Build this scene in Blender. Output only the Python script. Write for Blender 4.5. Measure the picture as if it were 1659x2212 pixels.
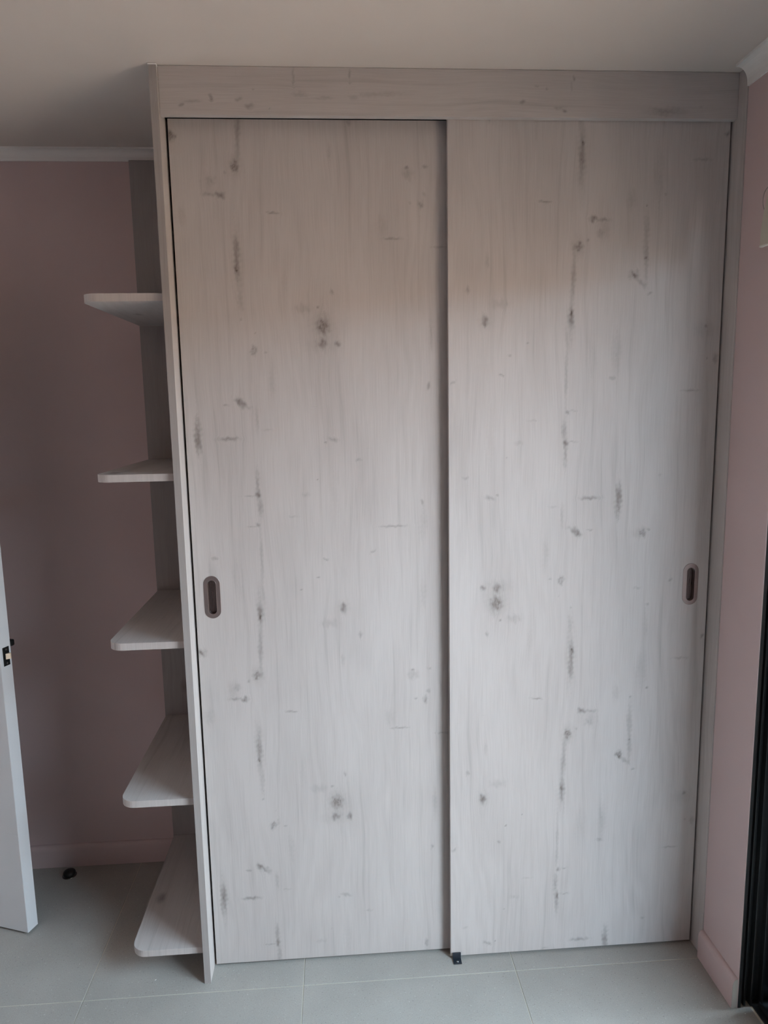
import bpy, bmesh, math, random
from mathutils import Vector, Matrix
import numpy as np
random.seed(7)
for o in list(bpy.data.objects): bpy.data.objects.remove(o)
S = bpy.context.scene
COL = S.collection

# ------------------------------------------------------------------ camera
H = 2.5                      # ceiling height
cam_d = bpy.data.cameras.new('camera'); cam = bpy.data.objects.new('camera', cam_d); COL.objects.link(cam)
yaw, pitch, roll, f_px = 0.06522, -0.14913, -0.01794, 1543.5
fw = Vector((math.sin(yaw)*math.cos(pitch), math.cos(yaw)*math.cos(pitch), math.sin(pitch)))
r0 = Vector((math.cos(yaw), -math.sin(yaw), 0)); u0 = r0.cross(fw)
rr = r0*math.cos(roll) + u0*math.sin(roll); uu = -r0*math.sin(roll) + u0*math.cos(roll)
cam.matrix_world = Matrix(((rr.x, uu.x, -fw.x, 0.42792), (rr.y, uu.y, -fw.y, -1.90258), (rr.z, uu.z, -fw.z, 1.67190), (0, 0, 0, 1)))
cam_d.sensor_fit = 'VERTICAL'; cam_d.sensor_height = 36.0; cam_d.lens = f_px*36.0/2212.0
cam_d.clip_start = 0.02
S.camera = cam

# ------------------------------------------------------------------ exposure, world, sun, window portal
S.view_settings.view_transform = 'Standard'; S.view_settings.look = 'None'
S.view_settings.gamma = 1.0; S.view_settings.use_curve_mapping = False
S.view_settings.exposure = 0.0
W = bpy.data.worlds.new('world'); S.world = W; W.use_nodes = True
wn = W.node_tree; wn.nodes.clear()
tc = wn.nodes.new('ShaderNodeTexCoord'); sx = wn.nodes.new('ShaderNodeSeparateXYZ')
mr = wn.nodes.new('ShaderNodeMapRange'); mr.inputs[1].default_value = 0.0; mr.inputs[2].default_value = 0.9
cr = wn.nodes.new('ShaderNodeValToRGB')
cr.color_ramp.elements[0].color = (0.67, 0.84, 1.0, 1); cr.color_ramp.elements[1].color = (0.54, 0.81, 1.0, 1)
bg = wn.nodes.new('ShaderNodeBackground'); bg.inputs[1].default_value = 26.5
wo = wn.nodes.new('ShaderNodeOutputWorld')
wn.links.new(tc.outputs['Generated'], sx.inputs[0]); wn.links.new(sx.outputs['Z'], mr.inputs[0])
wn.links.new(mr.outputs[0], cr.inputs[0]); wn.links.new(cr.outputs[0], bg.inputs[0]); wn.links.new(bg.outputs[0], wo.inputs[0])
sun_d = bpy.data.lights.new('sun', 'SUN'); sun_d.energy = 5.1; sun_d.angle = math.radians(3); sun_d.color = (1.0, 0.84, 0.66)
sun = bpy.data.objects.new('sun', sun_d); COL.objects.link(sun)
sun.rotation_euler = (0, math.radians(-40), math.radians(20))     # high over the roof: it lights the ground outside, not the room
OP_Y0, OP_Y1, OP_Z = -1.92, -0.2156, 2.15                          # the glazed opening in the right wall
pd = bpy.data.lights.new('window_portal', 'AREA'); pd.shape = 'RECTANGLE'; pd.size = OP_Z; pd.size_y = OP_Y1-OP_Y0; pd.energy = 1
pd.cycles.is_portal = True
po = bpy.data.objects.new('window_portal', pd); COL.objects.link(po)
po.location = (1.80, (OP_Y0+OP_Y1)/2, OP_Z/2); po.rotation_euler = (0, math.radians(90), 0)

# ------------------------------------------------------------------ helpers
def link_mesh(name, bm, mat=None, parent=None, smooth=False, loc=None):
    bmesh.ops.recalc_face_normals(bm, faces=bm.faces)
    me = bpy.data.meshes.new(name); bm.to_mesh(me); bm.free()
    o = bpy.data.objects.new(name, me); COL.objects.link(o)
    if mat: me.materials.append(mat)
    if smooth:
        for p in me.polygons: p.use_smooth = True
    if parent: o.parent = parent
    if loc: o.location = loc
    return o
def bx(bm, x0, x1, y0, y1, z0, z1, bev=0.0, seg=2, edges=None):
    """adds one box; bev rounds its edges"""
    r = bmesh.ops.create_cube(bm, size=1)
    vs = r['verts']
    for v in vs:
        v.co = Vector((x0+(v.co.x+.5)*(x1-x0), y0+(v.co.y+.5)*(y1-y0), z0+(v.co.z+.5)*(z1-z0)))
    if bev:
        es = list({e for v in vs for e in v.link_edges})
        if edges: es = [e for e in es if edges(e)]
        bmesh.ops.bevel(bm, geom=es, offset=bev, segments=seg, profile=.5, affect='EDGES', clamp_overlap=True)
    return vs
def box(name, x0, x1, y0, y1, z0, z1, mat, parent=None, bev=0.0, seg=2):
    bm = bmesh.new(); bx(bm, x0, x1, y0, y1, z0, z1, bev, seg)
    return link_mesh(name, bm, mat, parent)
def prism(bm, pts, axis, a0, a1):
    """extrudes the 2-D outline pts along an axis. axis 'x': pts are (y,z); 'y': (x,z); 'z': (x,y)"""
    def P(p, a):
        return {'x': (a, p[0], p[1]), 'y': (p[0], a, p[1]), 'z': (p[0], p[1], a)}[axis]
    lo = [bm.verts.new(P(p, a0)) for p in pts]; hi = [bm.verts.new(P(p, a1)) for p in pts]
    n = len(pts)
    for i in range(n): bm.faces.new((lo[i], lo[(i+1) % n], hi[(i+1) % n], hi[i]))
    bm.faces.new(lo[::-1]); bm.faces.new(hi)
def cyl(bm, c, r, h, axis='z', n=32, r2=None):
    m = Matrix.Translation(c)
    if axis == 'y': m = m @ Matrix.Rotation(math.radians(90), 4, 'X')
    if axis == 'x': m = m @ Matrix.Rotation(math.radians(90), 4, 'Y')
    return bmesh.ops.create_cone(bm, cap_ends=True, segments=n, radius1=r, radius2=r if r2 is None else r2, depth=h, matrix=m)['verts']
def lathe(bm, prof, n=40, c=(0, 0, 0)):
    rings = []
    for r, z in prof:
        rings.append([bm.verts.new((c[0]+r*math.cos(2*math.pi*k/n), c[1]+r*math.sin(2*math.pi*k/n), c[2]+z)) for k in range(n)])
    for a, b in zip(rings, rings[1:]):
        for k in range(n): bm.faces.new((a[k], a[(k+1) % n], b[(k+1) % n], b[k]))
    bm.faces.new(rings[0][::-1]); bm.faces.new(rings[-1])
def thing(name, label, cat, loc=(0, 0, 0), rz=0.0, group=None):
    o = bpy.data.objects.new(name, None); COL.objects.link(o); o.location = loc; o.rotation_euler = (0, 0, rz)
    o.empty_display_size = .1
    o['label'] = label; o['category'] = cat
    if group: o['group'] = group
    return o
def struct(o, label=None):
    o['kind'] = 'structure'
    if label: o['label'] = label
    return o

# ------------------------------------------------------------------ materials
def new_mat(name):
    m = bpy.data.materials.new(name); m.use_nodes = True
    t = m.node_tree; b = t.nodes['Principled BSDF']
    return m, t, b
def plain(name, col, rough=.5, metal=0.0, spec=.5):
    m, t, b = new_mat(name)
    b.inputs['Base Color'].default_value = (*col, 1); b.inputs['Roughness'].default_value = rough
    b.inputs['Metallic'].default_value = metal; b.inputs['Specular IOR Level'].default_value = spec
    return m
class NT:
    """small helper for building node trees"""
    def __init__(s, t): s.t = t
    def n(s, kind, **kw):
        x = s.t.nodes.new(kind)
        for k, v in kw.items(): setattr(x, k, v)
        return x
    def L(s, a, b): s.t.links.new(a, b)
    def put(s, sock, v):
        if isinstance(v, (int, float)): sock.default_value = v
        elif isinstance(v, (tuple, list)): sock.default_value = v
        else: s.L(v, sock)
    def math(s, op, a, b=0.0, c=0.0, clamp=False):
        x = s.n('ShaderNodeMath', operation=op, use_clamp=clamp)
        for i, v in enumerate((a, b, c)): s.put(x.inputs[i], v)
        return x.outputs[0]
    def comb(s, x, y, z=0.0):
        c = s.n('ShaderNodeCombineXYZ')
        for i, v in enumerate((x, y, z)): s.put(c.inputs[i], v)
        return c.outputs[0]
    def noise(s, vec, scale=1.0, detail=2.0, rough=.5):
        x = s.n('ShaderNodeTexNoise'); s.L(vec, x.inputs['Vector'])
        x.inputs['Scale'].default_value = scale; x.inputs['Detail'].default_value = detail; x.inputs['Roughness'].default_value = rough
        return x.outputs['Fac']
    def mr(s, v, a, b, c=0.0, d=1.0, smooth=True):
        x = s.n('ShaderNodeMapRange', interpolation_type='SMOOTHSTEP' if smooth else 'LINEAR')
        for i, w in enumerate((v, a, b, c, d)): s.put(x.inputs[i], w)
        return x.outputs[0]
    def mix(s, f, a, b, blend='MIX'):
        x = s.n('ShaderNodeMix', data_type='RGBA', blend_type=blend)
        s.put(x.inputs[0], f)
        for i, v in ((6, a), (7, b)):
            if isinstance(v, tuple) and len(v) == 3: v = (*v, 1)
            s.put(x.inputs[i], v)
        return x.outputs[2]
    def sep(s, vec):
        x = s.n('ShaderNodeSeparateXYZ'); s.L(vec, x.inputs[0]); return x.outputs
    def bump(s, h, strength=.1, dist=.001):
        x = s.n('ShaderNodeBump'); x.inputs['Strength'].default_value = strength; x.inputs['Distance'].default_value = dist
        s.L(h, x.inputs['Height']); return x.outputs[0]

# knots, cracks and flecks of the printed oak decor: (across, along, radius across, radius along, strength, tilt);
# the decor repeats along the grain every PP metres, and the second door is the same sheet turned upside down.
KN=[[0.0297, 0.0908, 0.0062, 0.0092, 0.55, 0], [0.1871, 0.0157, 0.0116, 0.0127, 0.8, 0], [0.1871, 0.0157, 0.0201, 0.0297, 0.25, 0], [0.1871, 1.3836, 0.0201, 0.0297, 0.25, 0], [0.1478, 1.313, 0.0116, 0.0077, 0.9, 0], [0.1188, 1.3151, 0.0179, 0.0043, 0.5, 0], [0.1274, 1.3493, 0.0111, 0.0094, 0.3, 0], [0.1158, 1.3408, 0.0178, 0.0298, 0.2, 0], [0.1158, -0.0271, 0.0178, 0.0298, 0.2, 0], [0.28, 1.2698, 0.0173, 0.0026, 0.7, -0.1], [0.197, 0.0834, 0.0053, 0.0629, 0.5, 0], [0.1825, 1.1584, 0.0073, 0.0571, 0.55, 0], [0.1821, 1.1496, 0.0137, 0.1052, 0.25, 0], [0.1809, 1.1252, 0.0028, 0.0036, 0.8, 0], [0.187, 1.0516, 0.0065, 0.0403, 0.25, 0], [0.402, 0.9817, 0.0159, 0.0192, 0.75, 0], [0.402, 0.9817, 0.029, 0.0365, 0.3, 0], [0.3983, 0.9359, 0.0131, 0.0102, 0.6, 0], [0.4391, 0.9354, 0.0071, 0.0083, 0.8, 0], [0.3958, 0.9314, 0.0423, 0.0183, 0.15, 0], [0.2156, 0.9199, 0.0093, 0.0137, 0.8, -0.5], [0.2479, 0.9148, 0.0047, 0.0028, 0.5, 0], [0.179, 0.7815, 0.0225, 0.0084, 0.75, -0.6], [0.1676, 0.7887, 0.0066, 0.0056, 0.5, 0], [0.1353, 0.7776, 0.008, 0.0028, 0.5, 0], [0.4279, 1.07, 0.0042, 0.0099, 0.5, 0], [0.3895, 1.0319, 0.0042, 0.0036, 0.6, 0], [0.3499, 1.0277, 0.0232, 0.0127, 0.25, 0], [0.1368, 0.6858, 0.0306, 0.0047, 0.35, 0], [0.4216, 0.6798, 0.0153, 0.0053, 0.5, -0.3], [0.3998, 0.6731, 0.0029, 0.0029, 0.6, 0], [0.5915, 1.2047, 0.0256, 0.0027, 0.6, 0], [0.6311, 0.0129, 0.0055, 0.0039, 0.7, 0], [0.6332, 1.3656, 0.0157, 0.0147, 0.35, 0], [0.6332, -0.0023, 0.0157, 0.0147, 0.35, 0], [0.6796, 0.0152, 0.0064, 0.0043, 0.5, 0], [0.6671, 1.2893, 0.0065, 0.0115, 0.65, 0], [0.6393, 1.2937, 0.0037, 0.0031, 0.6, 0], [0.6766, 1.3156, 0.0056, 0.0062, 0.4, 0], [0.684, 0.82, 0.0043, 0.0085, 0.6, 0], [0.0576, 0.6945, 0.0093, 0.0471, 0.35, 0], [0.1617, 1.3673, 0.0036, 0.0043, 0.5, 0], [0.1617, -0.0006, 0.0036, 0.0043, 0.5, 0], [0.187, 1.0021, 0.0037, 0.0036, 0.4, 0], [0.7176, 1.1829, 0.0212, 0.0027, 0.4, 0], [0.6924, 0.9648, 0.0057, 0.0507, 0.25, 0], [0.217, 0.7385, 0.0047, 0.0329, 0.3, 0], [0.244, 0.7097, 0.0142, 0.0028, 0.25, 0], [0.49, 0.623, 0.0096, 0.0038, 0.3, 0], [0.4137, 0.9816, 0.0657, 0.1042, 0.1, 0], [0.5642, 1.2366, 0.0139, 0.0264, 0.15, 0], [0.2223, 0.9654, 0.0018, 0.0019, 0.6, 0], [0.4828, 0.1232, 0.0045, 0.0084, 0.3, 0], [0.4311, 0.0507, 0.0054, 0.0171, 0.25, 0], [0.3057, 1.0866, 0.0083, 0.0491, 0.12, 0], [0.2636, 0.8407, 0.0084, 0.0463, 0.18, 0], [0.2114, 0.5339, 0.0071, 0.0107, 0.7, 0], [0.2107, 0.5631, 0.0057, 0.0385, 0.5, 0], [0.1882, 0.5297, 0.0167, 0.0019, 0.5, 0], [0.2155, 0.4972, 0.0067, 0.0293, 0.45, 0], [0.2076, 0.4484, 0.0058, 0.0059, 0.7, 0], [0.1902, 0.445, 0.0105, 0.0019, 0.4, 0], [0.2129, 0.3565, 0.0038, 0.0942, 0.4, 0], [0.2015, 0.1951, 0.0079, 0.0306, 0.65, 0], [0.2011, 0.1849, 0.0044, 0.0072, 0.6, 0], [0.2058, 0.2256, 0.0127, 0.0608, 0.2, 0], [0.2024, 0.1231, 0.0044, 0.0669, 0.35, 0], [0.5811, 0.435, 0.0371, 0.003, 0.6, 0], [0.6635, 0.5013, 0.0054, 0.0109, 0.5, 0], [0.6654, 0.4425, 0.0109, 0.0448, 0.2, 0], [0.0849, 0.3566, 0.0086, 0.0035, 0.4, 0], [0.3896, 0.3467, 0.0069, 0.0035, 0.6, -0.4], [0.3693, 0.2949, 0.004, 0.0025, 0.7, 0], [0.523, 0.3641, 0.0099, 0.004, 0.4, 0.6], [0.4375, 0.2057, 0.0085, 0.0123, 0.75, 0], [0.4375, 0.2057, 0.016, 0.0205, 0.25, 0], [0.394, 0.161, 0.0249, 0.0124, 0.25, 0], [0.3036, 0.4702, 0.0154, 0.003, 0.25, 0], [0.6633, 0.2345, 0.0081, 0.0411, 0.22, 0], [0.4831, 0.1248, 0.007, 0.0073, 0.25, 0], [0.4459, 0.3388, 0.0247, 0.1001, 0.08, 0], [0.1443, 0.3087, 0.0145, 0.06, 0.12, 0], [0.3205, 0.2621, 0.003, 0.0021, 0.7, 0.5], [0.3736, 0.5697, 0.0019, 0.0019, 0.7, 0], [0.3419, 0.5305, 0.0145, 0.0059, 0.2, 0], [0.4214, 0.5186, 0.0097, 0.0973, 0.1, 0], [0.034, 0.0865, 0.0118, 0.011, 0.85, 0.3], [0.0136, 0.1074, 0.0197, 0.0056, 0.45, -0.7], [-0.0121, 0.1363, 0.007, 0.0033, 0.6, 0.3], [0.0034, 1.354, 0.0078, 0.0632, 0.4, 0], [0.0034, -0.0139, 0.0078, 0.0632, 0.4, 0], [0.0003, 0.0683, 0.0059, 0.0504, 0.4, 0], [0.0012, 0.0431, 0.0034, 0.0028, 0.7, 0], [-0.046, 1.2504, 0.0038, 0.0035, 0.6, 0], [-0.0246, 1.2015, 0.0164, 0.0573, 0.22, 0], [-0.1728, 0.2226, 0.005, 0.0047, 0.6, 0], [-0.1683, 0.233, 0.0302, 0.0237, 0.2, 0], [-0.2026, 0.3107, 0.0071, 0.0135, 0.5, 0], [-0.1797, 0.3085, 0.003, 0.0024, 0.6, 0], [-0.1359, 0.3956, 0.0228, 0.0029, 0.5, 0], [-0.1414, 1.1644, 0.0243, 0.0036, 0.4, 0], [-0.2083, 1.0992, 0.0049, 0.0052, 0.6, 0], [0.0038, 1.2782, 0.0024, 0.0022, 0.8, 0], [0.1784, 1.1298, 0.0028, 0.0052, 0.6, 0], [0.0765, 0.2917, 0.0129, 0.0567, 0.2, 0], [0.0455, 1.2639, 0.0126, 0.0267, 0.2, 0], [0.0818, 0.3608, 0.01, 0.0029, 0.35, 0], [-0.0166, 0.7888, 0.0103, 0.0143, 0.65, 0], [-0.0328, 0.7801, 0.0042, 0.0041, 0.6, 0], [-0.0011, 0.7919, 0.0234, 0.0128, 0.2, 0], [0.0563, 0.6912, 0.0092, 0.0453, 0.45, 0], [-0.1016, 0.93, 0.0063, 0.0036, 0.6, 0], [-0.0375, 0.9989, 0.0048, 0.0048, 0.5, 0], [-0.0593, 0.6278, 0.0046, 0.0041, 0.4, 0], [-0.0344, 1.0572, 0.0064, 0.0479, 0.18, 0], [-0.203, 1.1014, 0.0043, 0.0054, 0.5, 0], [-0.0068, 0.9503, 0.0105, 0.0042, 0.3, 0], [0.1406, 0.6889, 0.028, 0.004, 0.4, 0]]
FK=[[2.427, 0.1441, 0.0085, 0.0058, 0.6, 0], [2.4095, 0.0717, 0.0042, 0.0053, 0.5, 0], [2.4234, 0.2112, 0.0051, 0.0068, 0.5, 0], [2.408, 0.2376, 0.0084, 0.009, 0.6, 0], [2.4186, 0.1034, 0.0026, 0.0246, 0.4, 0], [2.4367, 0.361, 0.0067, 0.0163, 0.35, 0], [2.4767, 0.3474, 0.0252, 0.0028, 0.4, 0], [2.4824, 0.4867, 0.0169, 0.0027, 0.5, 0], [2.4287, 0.4245, 0.0034, 0.0228, 0.35, 0], [2.4386, 0.5669, 0.006, 0.0694, 0.3, -0.05], [2.4294, 0.4954, 0.006, 0.0092, 0.3, 0], [2.4474, 0.2492, 0.0034, 0.0018, 0.6, 0], [2.4028, 0.2871, 0.0022, 0.0018, 0.6, 0], [2.4237, 0.9238, 0.0039, 0.0053, 0.7, 0], [2.4024, 1.0336, 0.0048, 0.0062, 0.8, 0], [2.4093, 1.0168, 0.0052, 0.0167, 0.3, 0], [2.48, 1.0549, 0.0061, 0.0028, 0.6, 0], [2.4555, 0.986, 0.0039, 0.0023, 0.6, 0], [2.4605, 1.0491, 0.013, 0.0024, 0.3, 0], [2.4037, 1.3014, 0.0097, 0.0488, 0.4, 0], [2.4609, 0.9589, 0.003, 0.0076, 0.3, 0], [2.4154, 1.3912, 0.0027, 0.0049, 0.3, 0], [2.4278, 0.7942, 0.0052, 0.0423, 0.15, 0]]
PP=1.3679;KA=1.2694;KB=2.9912;Z0=0.9

def marks_at(U, V, feats, period):
    """strength of the knots, cracks and flecks, and how far they push the grain aside, at arrays of points"""
    w1 = .0022*np.sin(U*330+V*90)+.0016*np.sin(V*410-U*170+1.3); w2 = .0035*np.sin(V*150+U*260+.7)+.002*np.sin(U*480+2.1)
    if period: V = np.mod(V-Z0, period)
    k = np.zeros_like(U); push = np.zeros_like(U)
    for (u, v, ru, rv, s, a) in feats:
        R_ = 2.2*max(ru, rv)+.004
        m = (np.abs(U-u) < R_) & (np.abs(V-v) < R_)
        if not m.any(): continue
        f = min(1.0, ru/.010); g = min(1.0, rv/.010)
        du, dv = U[m]-u+w1[m]*f, V[m]-v+w2[m]*g
        x = (du*math.cos(a)+dv*math.sin(a))/ru; y = (-du*math.sin(a)+dv*math.cos(a))/rv
        d = np.sqrt(x*x+y*y)
        t = np.clip((1.55-d)/1.45, 0, 1); t = t*t*(3-2*t)
        if s > .6 and min(ru, rv) > .009: t = t*(.80+.30*np.cos(d*11))      # year rings in the larger knots
        k[m] += s*t
        push[m] += s*np.exp(-d*d*.45)*np.sign(du)*min(ru, .012)
    return k, push
def grid_face(bm_unused, x0, x1, z0, z1, y, step, feats, period, fu, hole=None):
    """front face as a fine grid carrying the decor's marks as the attributes 'mark' and 'push'; fu maps (x,z) to sheet coordinates"""
    nx, nz = int(round((x1-x0)/step))+1, int(round((z1-z0)/step))+1
    X, Z = np.meshgrid(np.linspace(x0, x1, nx), np.linspace(z0, z1, nz)); X = X.ravel(); Z = Z.ravel()
    i, j = np.meshgrid(np.arange(nx-1), np.arange(nz-1)); i = i.ravel(); j = j.ravel()
    F = np.stack([j*nx+i, j*nx+i+1, (j+1)*nx+i+1, (j+1)*nx+i], 1)
    if hole:
        hx, hz, w, h = hole; cx = X[F].mean(1)-hx; cz = np.abs(Z[F].mean(1)-hz); cz = np.maximum(cz-(h/2-w/2), 0)
        F = F[np.sqrt(cx*cx+cz*cz) > w/2]
    U, V = fu(X, Z); k, p = marks_at(U, V, feats, period)
    P = np.stack([X, np.full_like(X, y), Z], 1)
    return P, F, k, p
def wood(name, across, along, flip=None, shift=(0, 0), marks=False, light=1.0, seed=0.0, amount=1.0):
    """whitewashed oak decor. across/along: object axes; flip=(a,b) turns the sheet round (u->a-u, v->b-v)"""
    m, t, b = new_mat(name); N = NT(t)
    tc = N.n('ShaderNodeTexCoord'); x, y, z = N.sep(tc.outputs['Object']); ax = {'x': x, 'y': y, 'z': z}
    u = N.math('ADD', ax[across], shift[0]); v = N.math('ADD', ax[along], shift[1])
    if flip: u = N.math('SUBTRACT', flip[0], u); v = N.math('SUBTRACT', flip[1], v)
    p = N.comb(u, v, seed)
    ps = None
    if marks:
        at = N.n('ShaderNodeAttribute', attribute_name='mark'); dark = at.outputs['Fac']
        ps = N.n('ShaderNodeAttribute', attribute_name='push').outputs['Fac']
    else:       # boards seen only in narrow strips: scattered knots
        vo = N.n('ShaderNodeTexVoronoi'); N.L(N.comb(N.math('MULTIPLY', u, 5.5), N.math('MULTIPLY', v, 3.2), seed), vo.inputs['Vector']); vo.inputs['Scale'].default_value = 1
        dark = N.mr(vo.outputs['Distance'], .02, .13, .75, 0)
    # grain that bends round the marks
    low = N.noise(N.comb(N.math('MULTIPLY', u, 5), N.math('MULTIPLY', v, 1.6), seed), 1, 2)
    dn = N.math('MINIMUM', dark, 1.0)
    uw = N.math('ADD', u, N.math('MULTIPLY', low, .05)); uw = N.math('ADD', uw, N.math('MULTIPLY', dn, .012))
    if ps: uw = N.math('SUBTRACT', uw, N.math('MULTIPLY', ps, 1.0))
    fine = N.noise(N.comb(N.math('MULTIPLY', uw, 420), N.math('MULTIPLY', v, 9), seed), 1, 2, .6)
    mid = N.noise(N.comb(N.math('MULTIPLY', uw, 60), N.math('MULTIPLY', v, 1.6), seed+3), 1, 3, .6)
    blot = N.noise(N.comb(N.math('MULTIPLY', u, 9), N.math('MULTIPLY', v, 2.2), seed+7), 1, 3, .55)
    # cathedral figure
    fig = N.math('MULTIPLY', uw, 55); fig = N.math('ADD', fig, N.math('MULTIPLY', low, 14)); fig = N.math('SINE', N.math('MULTIPLY', fig, 3.0))
    figm = N.mr(N.noise(N.comb(N.math('MULTIPLY', u, 7), N.math('MULTIPLY', v, 1.2), seed+11), 1, 1), .45, .7)
    fig = N.math('MULTIPLY', fig, N.math('MULTIPLY', figm, .035))
    # cross flecks
    fl = N.noise(N.comb(N.math('MULTIPLY', u, 26), N.math('MULTIPLY', v, 190), seed+5), 1, 2, .6); fl = N.mr(fl, .70, .82, 0, .10)
    rg = N.noise(N.comb(N.math('MULTIPLY', u, 160), N.math('MULTIPLY', v, 60), seed), 1, 3, .6)
    k = N.math('MULTIPLY', dark, N.mr(rg, .25, .7, .75, 1.10)); k = N.math('MULTIPLY', k, .70*amount)
    tone = N.math('MULTIPLY', N.math('SUBTRACT', .5, fine), .30)
    tone = N.math('ADD', tone, N.math('MULTIPLY', N.mr(mid, .48, .80), .19))
    tone = N.math('ADD', tone, N.math('MULTIPLY', N.math('SUBTRACT', .5, blot), .34))
    tone = N.math('ADD', tone, fig); tone = N.math('ADD', tone, fl); tone = N.math('ADD', tone, k)
    tone = N.math('ADD', tone, .06, 0, True)
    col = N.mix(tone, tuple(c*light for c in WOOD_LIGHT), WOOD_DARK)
    N.L(col, b.inputs['Base Color'])
    b.inputs['Roughness'].default_value = .62; b.inputs['Specular IOR Level'].default_value = .3
    N.L(N.bump(N.math('SUBTRACT', fine, N.math('MULTIPLY', k, .6)), .12, .0006), b.inputs['Normal'])
    return m
WOOD_LIGHT = (0.525, 0.482, 0.465); WOOD_DARK = (0.125, 0.10, 0.085)
def paint(name, col, rough=.6, grain=.03):
    m, t, b = new_mat(name); N = NT(t)
    tc = N.n('ShaderNodeTexCoord')
    a = N.noise(tc.outputs['Object'], 2.5, 3); f = N.noise(tc.outputs['Object'], 260, 3)
    k = N.mr(a, .3, .7, 1-grain, 1+grain, False)
    c = N.n('ShaderNodeVectorMath', operation='SCALE'); c.inputs[0].default_value = col; N.L(k, c.inputs['Scale'])
    N.L(c.outputs[0], b.inputs['Base Color']); b.inputs['Roughness'].default_value = rough; b.inputs['Specular IOR Level'].default_value = .3
    N.L(N.bump(f, .25, .0006), b.inputs['Normal'])
    return m
PINK = paint('pink_paint', (.58, .45, .442)); WHITE = paint('white_ceiling_paint', (.66, .585, .535)); CORN = paint('cornice_paint', (.78, .75, .72))
DOORW = paint('white_door_paint', (.60, .605, .62), .45, .01)
def tile_mat():
    m, t, b = new_mat('grey_porcelain_tile'); N = NT(t)
    tc = N.n('ShaderNodeTexCoord'); oi = N.n('ShaderNodeObjectInfo'); g = N.n('ShaderNodeNewGeometry')
    P = g.outputs['Position']
    big = N.noise(P, 5, 4, .6); sp = N.noise(P, 330, 3, .7); spd = N.noise(P, 190, 2, .6)
    fac = N.math('MULTIPLY', N.math('SUBTRACT', big, .5), .55)
    fac = N.math('ADD', fac, N.math('MULTIPLY', N.math('SUBTRACT', sp, .5), .9))
    fac = N.math('ADD', fac, N.math('MULTIPLY', N.math('SUBTRACT', oi.outputs['Random'], .5), .08))
    fac = N.math('ADD', fac, .5, 0, True)
    c = N.mix(fac, (.265, .25, .23), (.475, .45, .415))
    c = N.mix(N.mr(spd, .63, .73, 0, .5), c, (.10, .10, .095))
    c = N.mix(N.mr(N.noise(P, 150, 2), .66, .74, 0, .45), c, (.62, .61, .58))
    N.L(c, b.inputs['Base Color']); b.inputs['Roughness'].default_value = .5; b.inputs['Specular IOR Level'].default_value = .35
    N.L(N.bump(sp, .2, .0005), b.inputs['Normal'])
    return m
TILE = tile_mat(); GROUT = paint('cream_grout', (.58, .54, .45), .9)
def brushed(name, col, rough):
    m, t, b = new_mat(name); N = NT(t); tc = N.n('ShaderNodeTexCoord')
    mp = N.n('ShaderNodeMapping'); N.L(tc.outputs['Object'], mp.inputs[0]); mp.inputs['Scale'].default_value = (900, 900, 30)
    n = N.noise(mp.outputs[0], 1, 2)
    b.inputs['Base Color'].default_value = (*col, 1); b.inputs['Metallic'].default_value = 1
    N.L(N.mr(n, .3, .7, rough-.06, rough+.08, False), b.inputs['Roughness'])
    return m
STEEL = brushed('brushed_bronze_steel', (.36, .31, .30), .36)
CUPM = brushed('shaded_cup_steel', (.15, .125, .12), .3)  # darker copy of the handle steel: the cup's shade is put into its colour
BLACKM = plain('black_powder_coated_aluminium', (.018, .019, .021), .38)
def glass():
    m, t, b = new_mat('lightly_tinted_glass'); N = NT(t); t.nodes.remove(b)
    tr = N.n('ShaderNodeBsdfTransparent'); tr.inputs[0].default_value = (.80, .82, .82, 1); gl = N.n('ShaderNodeBsdfGlossy'); gl.inputs['Roughness'].default_value = .02
    fr = N.n('ShaderNodeFresnel'); mx = N.n('ShaderNodeMixShader'); N.L(fr.outputs[0], mx.inputs[0]); N.L(tr.outputs[0], mx.inputs[1]); N.L(gl.outputs[0], mx.inputs[2])
    N.L(mx.outputs[0], t.nodes['Material Output'].inputs[0]); return m
GLASS = glass()
BLACKG = plain('satin_black_metal', (.010, .010, .010), .25)
RUBBER = plain('black_rubber', (.004, .004, .004), .45)
PLASTIC = plain('dark_slate_plastic', (.022, .027, .036), .32)
CHROME = plain('chrome', (.55, .55, .55), .15, 1)
BRASS = plain('pale_brass', (.80, .66, .52), .3, 0.6)
BLIND = plain('beige_blind_fabric', (.50, .47, .40), .8); BLINDL = plain('pale_blind_rail', (.62, .58, .52), .4)
MDF = plain('raw_cut_edge', (.45, .42, .38), .9)
CAULK = paint('white_caulk', (.74, .71, .68))
CHIP = plain('white_plaster_crumb', (.75, .74, .70), .9)
OUTG = paint('sandy_paving', (.44, .275, .185), .9, .15)

# ------------------------------------------------------------------ the room
KG = True; FG = True
RW = 1.4895                 # inner face of the wardrobe's right filler
WX = RW+.0032               # face of the right wall
D = .6096                   # back wall
XL, YF = -1.52, -4.00       # left wall and the wall behind the camera
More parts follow.
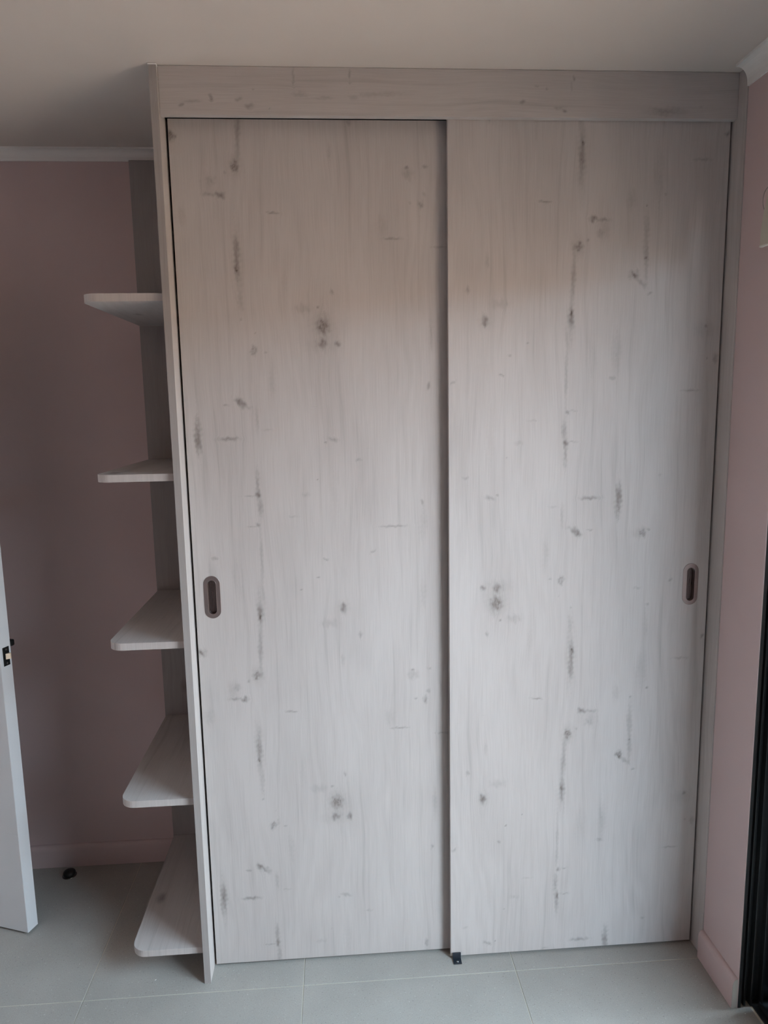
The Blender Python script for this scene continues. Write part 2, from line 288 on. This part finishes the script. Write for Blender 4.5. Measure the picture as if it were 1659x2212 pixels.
# floor: grout bed with separate tiles laid into it
fl = struct(box('floor', XL-.1, WX+.32, YF-.1, D+.1, -.12, -.0012, GROUT))
P_T = .6282; gx0 = -.3383; gy0 = -.0321; J = .0011
tile_me = {}
ix0 = math.floor((XL-gx0)/P_T); ix1 = math.ceil((WX-gx0)/P_T); iy0 = math.floor((YF-gy0)/P_T); iy1 = math.ceil((D-gy0)/P_T)
TX1 = WX+.0405
for i in range(ix0, ix1):
    for j in range(iy0, iy1):
        x0, x1 = max(gx0+i*P_T, XL)+J, min(gx0+(i+1)*P_T, TX1)-J
        y0, y1 = max(gy0+j*P_T, YF)+J, min(gy0+(j+1)*P_T, D)-J
        if x1-x0 < .01 or y1-y0 < .01: continue
        key = (round(x1-x0, 4), round(y1-y0, 4))
        if key not in tile_me:
            bm = bmesh.new(); bx(bm, 0, key[0], 0, key[1], -.009, 0, .0006, 1)
            me = bpy.data.meshes.new('tile'); bm.to_mesh(me); bm.free(); me.materials.append(TILE); tile_me[key] = me
        o = bpy.data.objects.new('tile', tile_me[key]); COL.objects.link(o); o.parent = fl; o.location = (x0, y0, 0)
struct(box('ceiling', XL-.2, WX+.32, YF-.2, D+.2, H, H+.15, WHITE))
struct(box('wall_back', XL-.15, WX+.25, D, D+.15, -.12, H, PINK))
struct(box('wall_front', XL-.15, WX+.25, YF-.15, YF, -.12, H, PINK))
# left wall with the doorway the white door belongs to
DH = Vector((-1.3935, .5350, 0))          # hinge line of the open door
bm = bmesh.new()
bx(bm, XL-.12, XL, YF, -.42, -.12, H); bx(bm, XL-.12, XL, .50, D, -.12, H); bx(bm, XL-.12, XL, -.42, .50, 2.09, H)
struct(link_mesh('wall_left', bm, PINK))
bm = bmesh.new(); bx(bm, XL-1.2, XL-1.1, -1.2, 1.3, -.12, H); bx(bm, XL-1.2, XL-.12, -1.3, -1.2, -.12, H); bx(bm, XL-1.2, XL-.12, 1.3, 1.4, -.12, H)
bx(bm, XL-1.3, XL-.12, -1.3, 1.4, H, H+.1); bx(bm, XL-1.3, XL-.1, -1.3, 1.4, -.12, -.002)
struct(link_mesh('wall_hallway', bm, WHITE))
bm = bmesh.new(); bx(bm, XL-.13, XL+.012, -.42-.06, -.42+.02, 0, 2.15, .003); bx(bm, XL-.13, XL+.012, .48, .56, 0, 2.15, .003); bx(bm, XL-.13, XL+.012, -.48, .56, 2.07, 2.15, .003)
struct(link_mesh('trim_1', bm, DOORW))
# right wall, with the big opening and a thin plaster lip in front of the window frame
JY = OP_Y1
bm = bmesh.new()
bx(bm, WX, WX+.32, JY+.030, D, -.12, H)
bx(bm, WX, WX+.0028, JY, JY+.030, -.12, OP_Z)
bx(bm, WX, WX+.32, JY, JY+.030, OP_Z, H)
bx(bm, WX, WX+.32, OP_Y0, JY, OP_Z, H)
bx(bm, WX, WX+.32, YF, OP_Y0, -.12, H)
struct(link_mesh('wall_right', bm, PINK))
# outside: paving, roof eave
struct(box('ground_outside', WX+.33, 30, -22, 20, -.30, -.15, OUTG))
struct(box('wall_sky_blocker', WX+3.4, WX+3.55, -9, 8, -.15, 2.3, OUTG))  # unseen wall, added outside to block the low sky
EAVE = struct(box('roof_eave', WX+.32, WX+.90, YF-2, D+2, 2.62, 2.74, WHITE))

# baseboards (bullnose section) and cornices
def bull(t, h):
    pts = [(0, 0), (t, 0), (t, h-.022)]
    for k in range(1, 8):
        a = k/7*math.pi/2; pts.append((t-t*.88*(1-math.cos(a)), h-.022+.022*math.sin(a)))
    pts.append((0, h)); return pts
bm = bmesh.new(); prism(bm, [(D-p[0], p[1]) for p in bull(.015, .084)], 'x', XL, 0.0)
struct(link_mesh('baseboard_back', bm, PINK))
bm = bmesh.new(); prism(bm, [(WX-p[0], p[1]) for p in bull(.0155, .090)], 'y', JY+.0005, -.0275)
bbr = struct(link_mesh('baseboard_right', bm, PINK))
bm = bmesh.new(); prism(bm, [(WX-p[0]*.92-.0006, p[1]*.985+.0004) for p in bull(.0155, .090)], 'y', JY-.0012, JY+.0004)
e = link_mesh('cut_end', bm, MDF, bbr); e['label'] = 'raw unpainted cut end of the baseboard'
def cove(w, h, n=8):
    pts = [(0, 0), (w, 0), (w, -.006)]
    for k in range(n+1):
        a = k/n*math.pi/2; pts.append((w-.004-(w-.010)*math.sin(a), -.006-(h-.014)*(1-math.cos(a))))
    pts += [(.005, -h), (0, -h)]; return pts
bm = bmesh.new(); prism(bm, [(D-p[0], H+p[1]) for p in cove(.034, .034)], 'x', XL, -.001)
struct(link_mesh('trim_2', bm, CORN))
bm = bmesh.new(); prism(bm, [(WX-p[0], H+p[1]) for p in cove(.038, .050)], 'y', YF, -.0290)
struct(link_mesh('trim_3', bm, CORN))

# ------------------------------------------------------------------ window_1: black sliding frame in the right-hand opening
w1 = struct(bpy.data.objects.new('window_1', None)); COL.objects.link(w1); w1.location = (WX, JY, 0); w1['label'] = 'black aluminium sliding window frame at the right edge'
def wp(name, boxes, parent=w1):
    bm = bmesh.new()
    for b in boxes: bx(bm, b[0], b[1], b[2], b[3], b[4], b[5], .0008, 1)
    return link_mesh(name, bm, BLACKM, parent)
# local coordinates: x from the wall face outward, y from the reveal
wp('jamb', [(.0030, .32, .020, .0295, 0, OP_Z)])
for a, b_, y in ((.0030, .0120, -.001), (.0220, .0280, .004), (.0400, .0450, .001), (.0700, .0760, .001), (.1100, .1160, .001)):
    wp('jamb_fin', [(a, b_, y, .0199, .0042 if a > .05 else 0, OP_Z-.001)])
wp('sill_track', [(.0465, .32, OP_Y0-JY, .0195, -.04, .004)])
for a in (.062, .100, .140):
    wp('track_rail', [(a, a+.005, OP_Y0-JY, -.002, .0041, .016)])
wp('head_track', [(.05, .32, OP_Y0-JY, -.0015, OP_Z-.05, OP_Z-.0005)])
wp('far_jamb', [(.05, .32, OP_Y0-JY+.0005, OP_Y0-JY+.03, .017, OP_Z-.051)])

# unseen glazed leaf, added at the wardrobe end to dim the light there
def leaf(xa, ya, yb):
    f = .055
    o = wp('dimming_leaf', [(xa, xa+.028, yb, yb+f, .018, OP_Z-.052), (xa, xa+.028, ya-f, ya, .018, OP_Z-.052), (xa, xa+.028, yb+f+.0002, ya-f-.0002, .018, .018+.08), (xa, xa+.028, yb+f+.0002, ya-f-.0002, OP_Z-.052-f, OP_Z-.052)])
    bm = bmesh.new(); bx(bm, xa+.011, xa+.017, yb+f+.001, ya-f-.001, .099, OP_Z-.108); link_mesh('pane', bm, GLASS, o)
leaf(.106, -.008, -.50)
# ------------------------------------------------------------------ wardrobe
HH = H-.0005
PT = .0183
wd = thing('wardrobe', 'tall whitewashed oak built-in wardrobe with two sliding doors, floor to ceiling', 'wardrobe', (0, 0, 0))
M_PANEL = wood('whitewashed_oak_side_panel', 'y', 'z', shift=(.35, .3), seed=2)
M_LEFT = wood('whitewashed_oak_left_door', 'x', 'z', marks=True)
M_RIGHT = wood('whitewashed_oak_right_door', 'x', 'z', flip=(KA, KB), marks=True)
M_FASCIA = wood('whitewashed_oak_fascia', 'z', 'x', marks=FG, seed=4)
M_FILL = wood('whitewashed_oak_filler', 'y', 'z', shift=(.62, .1), seed=9)
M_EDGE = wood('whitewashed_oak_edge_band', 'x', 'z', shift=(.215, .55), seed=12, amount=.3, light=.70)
o = box('side_panel', 0, PT, .0009, D-.0005, 0, HH-.004, M_PANEL, wd, .0006, 1)
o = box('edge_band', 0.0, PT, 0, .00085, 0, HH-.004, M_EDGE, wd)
box('caulk_bead', -.002, PT+.001, -.0012, .02, HH-.0038, HH, CAULK, wd, .0008, 1)
ZF = 2.3872
def gridded(name, P, F, k, p, rest, mat, parent):
    """joins the marked front grid with the plain sides and back in rest"""
    n = len(P)
    R = [list(v) for v in rest[0]]
    V = np.concatenate([P, np.array(R)]); faces = F.tolist()+[[i+n for i in f] for f in rest[1]]
    me = bpy.data.meshes.new(name); me.from_pydata(V.tolist(), [], faces); me.update()
    for an, arr in (('mark', k), ('push', p)):
        at = me.attributes.new(an, 'FLOAT', 'POINT'); at.data.foreach_set('value', np.concatenate([arr, np.zeros(len(R))]).astype(np.float32))
    me.materials.append(mat)
    o = bpy.data.objects.new(name, me); COL.objects.link(o); o.parent = parent
    return o
def shell(x0, x1, z0, z1, yf, t, e):
    """chamfer, sides and back of a board whose front face is at yf"""
    c = [(x0+e, yf, z0+e), (x1-e, yf, z0+e), (x1-e, yf, z1-e), (x0+e, yf, z1-e)]
    c += [(x0, yf+e, z0), (x1, yf+e, z0), (x1, yf+e, z1), (x0, yf+e, z1)]
    c += [(x0, yf+t, z0), (x1, yf+t, z0), (x1, yf+t, z1), (x0, yf+t, z1)]
    f = []
    for L in (0, 4):
        for i in range(4): f.append([L+i, L+(i+1) % 4, L+4+(i+1) % 4, L+4+i][::-1])
    f.append([8, 11, 10, 9][::-1])
    return c, f
def fascia():
    P, F, k, p = grid_face(None, PT+.0010, RW-.0013, ZF+.0007, HH-.0007, .0125, .003, FK, 0, lambda X, Z: (Z, X))
    return gridded('fascia_panel', P, F, k, p, shell(PT+.0003, RW-.0006, ZF, HH, .0125, .018, .0007), M_FASCIA, wd)
fascia()
box('filler_panel', RW, WX-.0001, -.0275, D-.0005, 0, HH, M_FILL, wd)
box('top_track', PT+.001, RW-.001, .031, .13, ZF+.012, ZF+.04, BLACKM, wd)
# sliding doors with a stadium hole for the flush pull
def stadium(cx, cz, w, h, n=14):
    r = w/2; pts = []
    for k in range(n+1): a = math.pi*k/n; pts.append((cx+r*math.cos(a), cz+h/2-r+r*math.sin(a)))
    for k in range(n+1): a = math.pi+math.pi*k/n; pts.append((cx+r*math.cos(a), cz-h/2+r+r*math.sin(a)))
    return pts
def sliding_door(x0, x1, yf, hx, hz, mat, fu):
    z0, z1, t, e = .0075, ZF+.010, .016, .0007
    P, F, k, p = grid_face(None, x0+e, x1-e, z0+e, z1-e, yf, .0034, KN, PP, fu, (hx, hz, .036, .112))
    d = gridded('sliding_door', P, F, k, p, shell(x0, x1, z0, z1, yf, t, e), mat, wd)
    # flush pull: stadium plate with a rounded lip and a deep cup
    bm = bmesh.new()
    rings = [(.0455, .1215, 0.0), (.0455, .1215, -.0008), (.0445, .1205, -.0013), (.0245, .0985, -.0015), (.0238, .0978, -.0020), (.0228, .0968, -.0018), (.0222, .0962, -.0005),
             (.0220, .0960, .0105), (.0205, .0945, .0122)]
    prev = None
    for w, h, dy in rings:
        r = [bm.verts.new((p[0], yf+dy, p[1])) for p in stadium(hx, hz, w, h, 18)]
        if prev:
            for i in range(len(r)): bm.faces.new((prev[i], prev[(i+1) % len(r)], r[(i+1) % len(r)], r[i]))
        prev = r
    bm.faces.new(prev)
    hnd = link_mesh('pull_handle', bm, STEEL, d)
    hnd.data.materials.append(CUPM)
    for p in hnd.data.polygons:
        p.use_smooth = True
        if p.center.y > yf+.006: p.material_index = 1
    hnd.data.set_sharp_from_angle(angle=math.radians(28))
    return d
XM = .7339
dl = sliding_door(PT+.0062, XM+.035, .0634, .0719, 1.1488, M_LEFT, lambda X, Z: (X, Z))
dl['label'] = 'left sliding door, set behind the right one'
dr_ = sliding_door(XM, RW-.0062, .0323, 1.4318, 1.1466, M_RIGHT, lambda X, Z: (KA-X, KB-Z))
dr_['label'] = 'right sliding door, in front, overlapping the left one'

# ------------------------------------------------------------------ open corner shelves on the wardrobe's left side
su = thing('corner_shelf', 'five open whitewashed oak shelves with rounded corners on the wardrobe\'s left side', 'shelf', (0, 0, 0))
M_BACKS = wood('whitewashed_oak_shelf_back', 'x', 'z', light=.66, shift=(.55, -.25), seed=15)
M_SHELF = wood('whitewashed_oak_shelf', 'x', 'y', shift=(.40, 1.0), seed=18)
M_SEDGE = M_SHELF
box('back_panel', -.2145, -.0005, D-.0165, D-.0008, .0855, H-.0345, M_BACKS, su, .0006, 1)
SW, SY0, R_ = -.2113, .0183, .042
def shelf_pts():
    pts = [(-.0005, D-.017), (-.0005, SY0)]
    for k in range(11):
        a = k/10*math.pi/2
        pts.append((SW+R_-R_*math.sin(a), SY0+R_-R_*math.cos(a)))
    pts.append((SW, D-.017)); return pts
for k, z in enumerate((1.9442, 1.4814, 1.0193, .5556, .0849)):
    bm = bmesh.new(); t = .0200
    prism(bm, shelf_pts(), 'z', 0, t)
    es = [e for e in bm.edges if abs(e.verts[0].co.z-e.verts[1].co.z) < 1e-6 and max(e.verts[0].co.y, e.verts[1].co.y) < D-.02]
    bmesh.ops.bevel(bm, geom=es, offset=.0006, segments=1, affect='EDGES')
    s = link_mesh('shelf', bm, wood('whitewashed_oak_shelf_%s' % 'abcde'[k], 'x', 'y', shift=(.36+.02*k, 1.02+.23*k), seed=18+k), su, loc=(0, 0, z))

# ------------------------------------------------------------------ floor guide of the sliding doors
g = thing('floor_guide', 'small dark plastic floor guide screwed down where the two wardrobe doors overlap', 'door guide', (.7515, .0175, 0))
bm = bmesh.new()
bx(bm, -.0125, .0125, -.0115, .0125, 0, .0035, .0012, 2)
bx(bm, -.0125, .0125, .0085, .0125, .0030, .0215, .0012, 2)
link_mesh('bracket', bm, PLASTIC, g)
bm = bmesh.new(); lathe(bm, [(.0036, .0035), (.0036, .0043), (.0024, .0052), (.0008, .0054)], 20, (0, -.0035, 0)); link_mesh('screw', bm, CHROME, g, True)

# ------------------------------------------------------------------ white room door, standing open
rd = thing('room_door', 'white painted door standing open at the left edge with black latch', 'door', DH, 0)
ang = math.atan2(-.3423, .9395)      # leaf runs from the hinge to the free edge
rd.rotation_euler = (0, 0, ang)
LEN, TH = .8395, .0435
z0, z1 = .008, 2.05
# local x: hinge -> free edge, local y: 0 = face towards the room, TH = back face
bm = bmesh.new(); bx(bm, 0, LEN, .0006, TH, z0, z1, .0012, 1); link_mesh('leaf', bm, DOORW, rd)
PANELS = ((z0+.0012, .3500), (.3512, 1.22), (1.2212, z1-.0012))
for a, b_ in PANELS:
    bm = bmesh.new(); bx(bm, .0015, LEN-.0013, 0, .0006, a, b_, .0003, 1); link_mesh('face_panel', bm, DOORW, rd)
LZ = .931
lp = bmesh.new(); bx(lp, LEN, LEN+.0016, .0105, .0350, LZ-.0295, LZ+.0295, .0008, 2)
lp_o = link_mesh('latch_plate', lp, BLACKG, rd)
bm = bmesh.new(); cyl(bm, (LEN+.0022, .0245, LZ+.001), .0115, .0024, 'x', 28); link_mesh('latch_collar', bm, BLACKG, lp_o)
bm = bmesh.new()
prism(bm, [(LEN+.003, .0175), (LEN+.0045, .0175), (LEN+.0125, .0275), (LEN+.0125, .0305), (LEN+.003, .0305)], 'z', LZ-.008, LZ+.0095)
bo = link_mesh('latch_bolt', bm, BRASS, lp_o); bo['label'] = 'pale brass latch bolt'
for s in (-1, 1):
    bm = bmesh.new(); cyl(bm, (LEN+.0020, .0225, LZ+s*.0215), .0032, .0012, 'x', 16); link_mesh('latch_screw', bm, CHROME, lp_o)
def lever(side):
    s = 1 if side else -1; y = TH if side else 0
    bm = bmesh.new(); cyl(bm, (LEN-.055, y+s*.005, LZ+.0185), .026, .010, 'y', 36)
    cyl(bm, (LEN-.055, y+s*.030, LZ+.0185), .009, .045, 'y', 24)
    bx(bm, LEN-.165, LEN-.034, y+s*.045-.0085, y+s*.045+.0085, LZ+.0080, LZ+.0290, .005, 3)
    o = link_mesh('lever_handle', bm, BLACKG, rd); return o
lever(0); lever(1)
for z in (.25, 1.03, 1.82):
    bm = bmesh.new(); cyl(bm, (-.004, TH, z), .006, .09, 'z', 20); link_mesh('hinge', bm, CHROME, rd)

# ------------------------------------------------------------------ door stop
ds = thing('door_stop', 'round black rubber door stop on the floor tiles by the back wall', 'door stop', (-.5815, .545, 0))
bm = bmesh.new(); lathe(bm, [(.0245, 0), (.0245, .0012), (.0235, .0022), (.0195, .0024)], 44); link_mesh('base_ring', bm, plain('dark_steel', (.16, .15, .145), .25, 1), ds, True)
prof = [(.0215, .0022)]
for k in range(9):
    a = k/8*math.pi/2; prof.append((.0215*math.cos(a)*.98+.0004, .010+.013*math.sin(a)))
bm = bmesh.new(); lathe(bm, prof, 44); link_mesh('rubber_dome', bm, RUBBER, ds, True)

# ------------------------------------------------------------------ roller blind over the window
rb = thing('roller_blind', 'beige roller blind at the top right edge above the window', 'blind', (WX, JY, 0))
BY0, BY1 = -2.6, .0125
bm = bmesh.new()
prof = [(-.0525, 2.028), (-.0510, 2.070), (-.0475, 2.105), (-.0410, 2.135), (-.0320, 2.158), (-.0180, 2.176), (-.001, 2.184), (-.001, 2.178), (-.016, 2.170),
        (-.0295, 2.154), (-.0385, 2.132), (-.0448, 2.104), (-.0482, 2.070), (-.0496, 2.028)]
prism(bm, prof, 'y', BY0, BY1); link_mesh('valance', bm, BLIND, rb, True)
rb.children[0].data.set_sharp_from_angle(angle=math.radians(35))
bm = bmesh.new(); bx(bm, -.0545, -.0470, BY0, BY1, 2.0225, 2.0285, .002, 2); link_mesh('bottom_rail', bm, BLINDL, rb)
bm = bmesh.new(); bx(bm, -.030, -.001, BY1+.001, BY1+.006, 2.105, 2.170, .004, 2); link_mesh('bracket', bm, BLINDL, rb)
bm = bmesh.new()
cx_, cz_, ra, rbb = -.0180, 2.135, .021, .034
for k in range(72):
    a = 2*math.pi*k/72
    bmesh.ops.create_icosphere(bm, subdivisions=1, radius=.0013, matrix=Matrix.Translation((cx_+ra*math.cos(a), BY1+.020, cz_+rbb*math.sin(a))))
ch = link_mesh('ball_chain', bm, plain('grey_bead_chain', (.35, .32, .29), .4, .6), rb)
bm = bmesh.new(); cyl(bm, (-.018, BY1+.015, 2.171), .006, .028, 'y', 20); link_mesh('chain_wheel', bm, BLINDL, rb)

# ------------------------------------------------------------------ crumbs on the floor
def crumb(x, y, s, rz, label):
    bm = bmesh.new(); bmesh.ops.create_icosphere(bm, subdivisions=1, radius=1)
    for v in bm.verts:
        k = 1+random.uniform(-.25, .25); v.co = Vector((v.co.x*s*k, v.co.y*s*.32*k, max(v.co.z, -.6)*s*.25*k))
    bmesh.ops.translate(bm, verts=bm.verts, vec=(0, 0, -min(v.co.z for v in bm.verts)))
    o = link_mesh('crumb', bm, CHIP); o.location = (x, y, 0); o.rotation_euler = (0, 0, rz); o['label'] = label; o['category'] = 'debris'; o['group'] = 'plaster crumbs on the floor'
crumb(-.1483, .0266, .0042, .6, 'larger white plaster crumb on the tile under the lowest shelf')
crumb(-.2041, .0648, .0022, 1.2, 'tiny white plaster crumb just left of the larger one under the shelf')
crumb(1.5065, -.236, .0035, .2, 'white plaster crumb beside the window track in the bottom right corner')
crumb(-.3578, .4528, .0022, .9, 'tiny pale crumb on the dark tile between door stop and shelf')
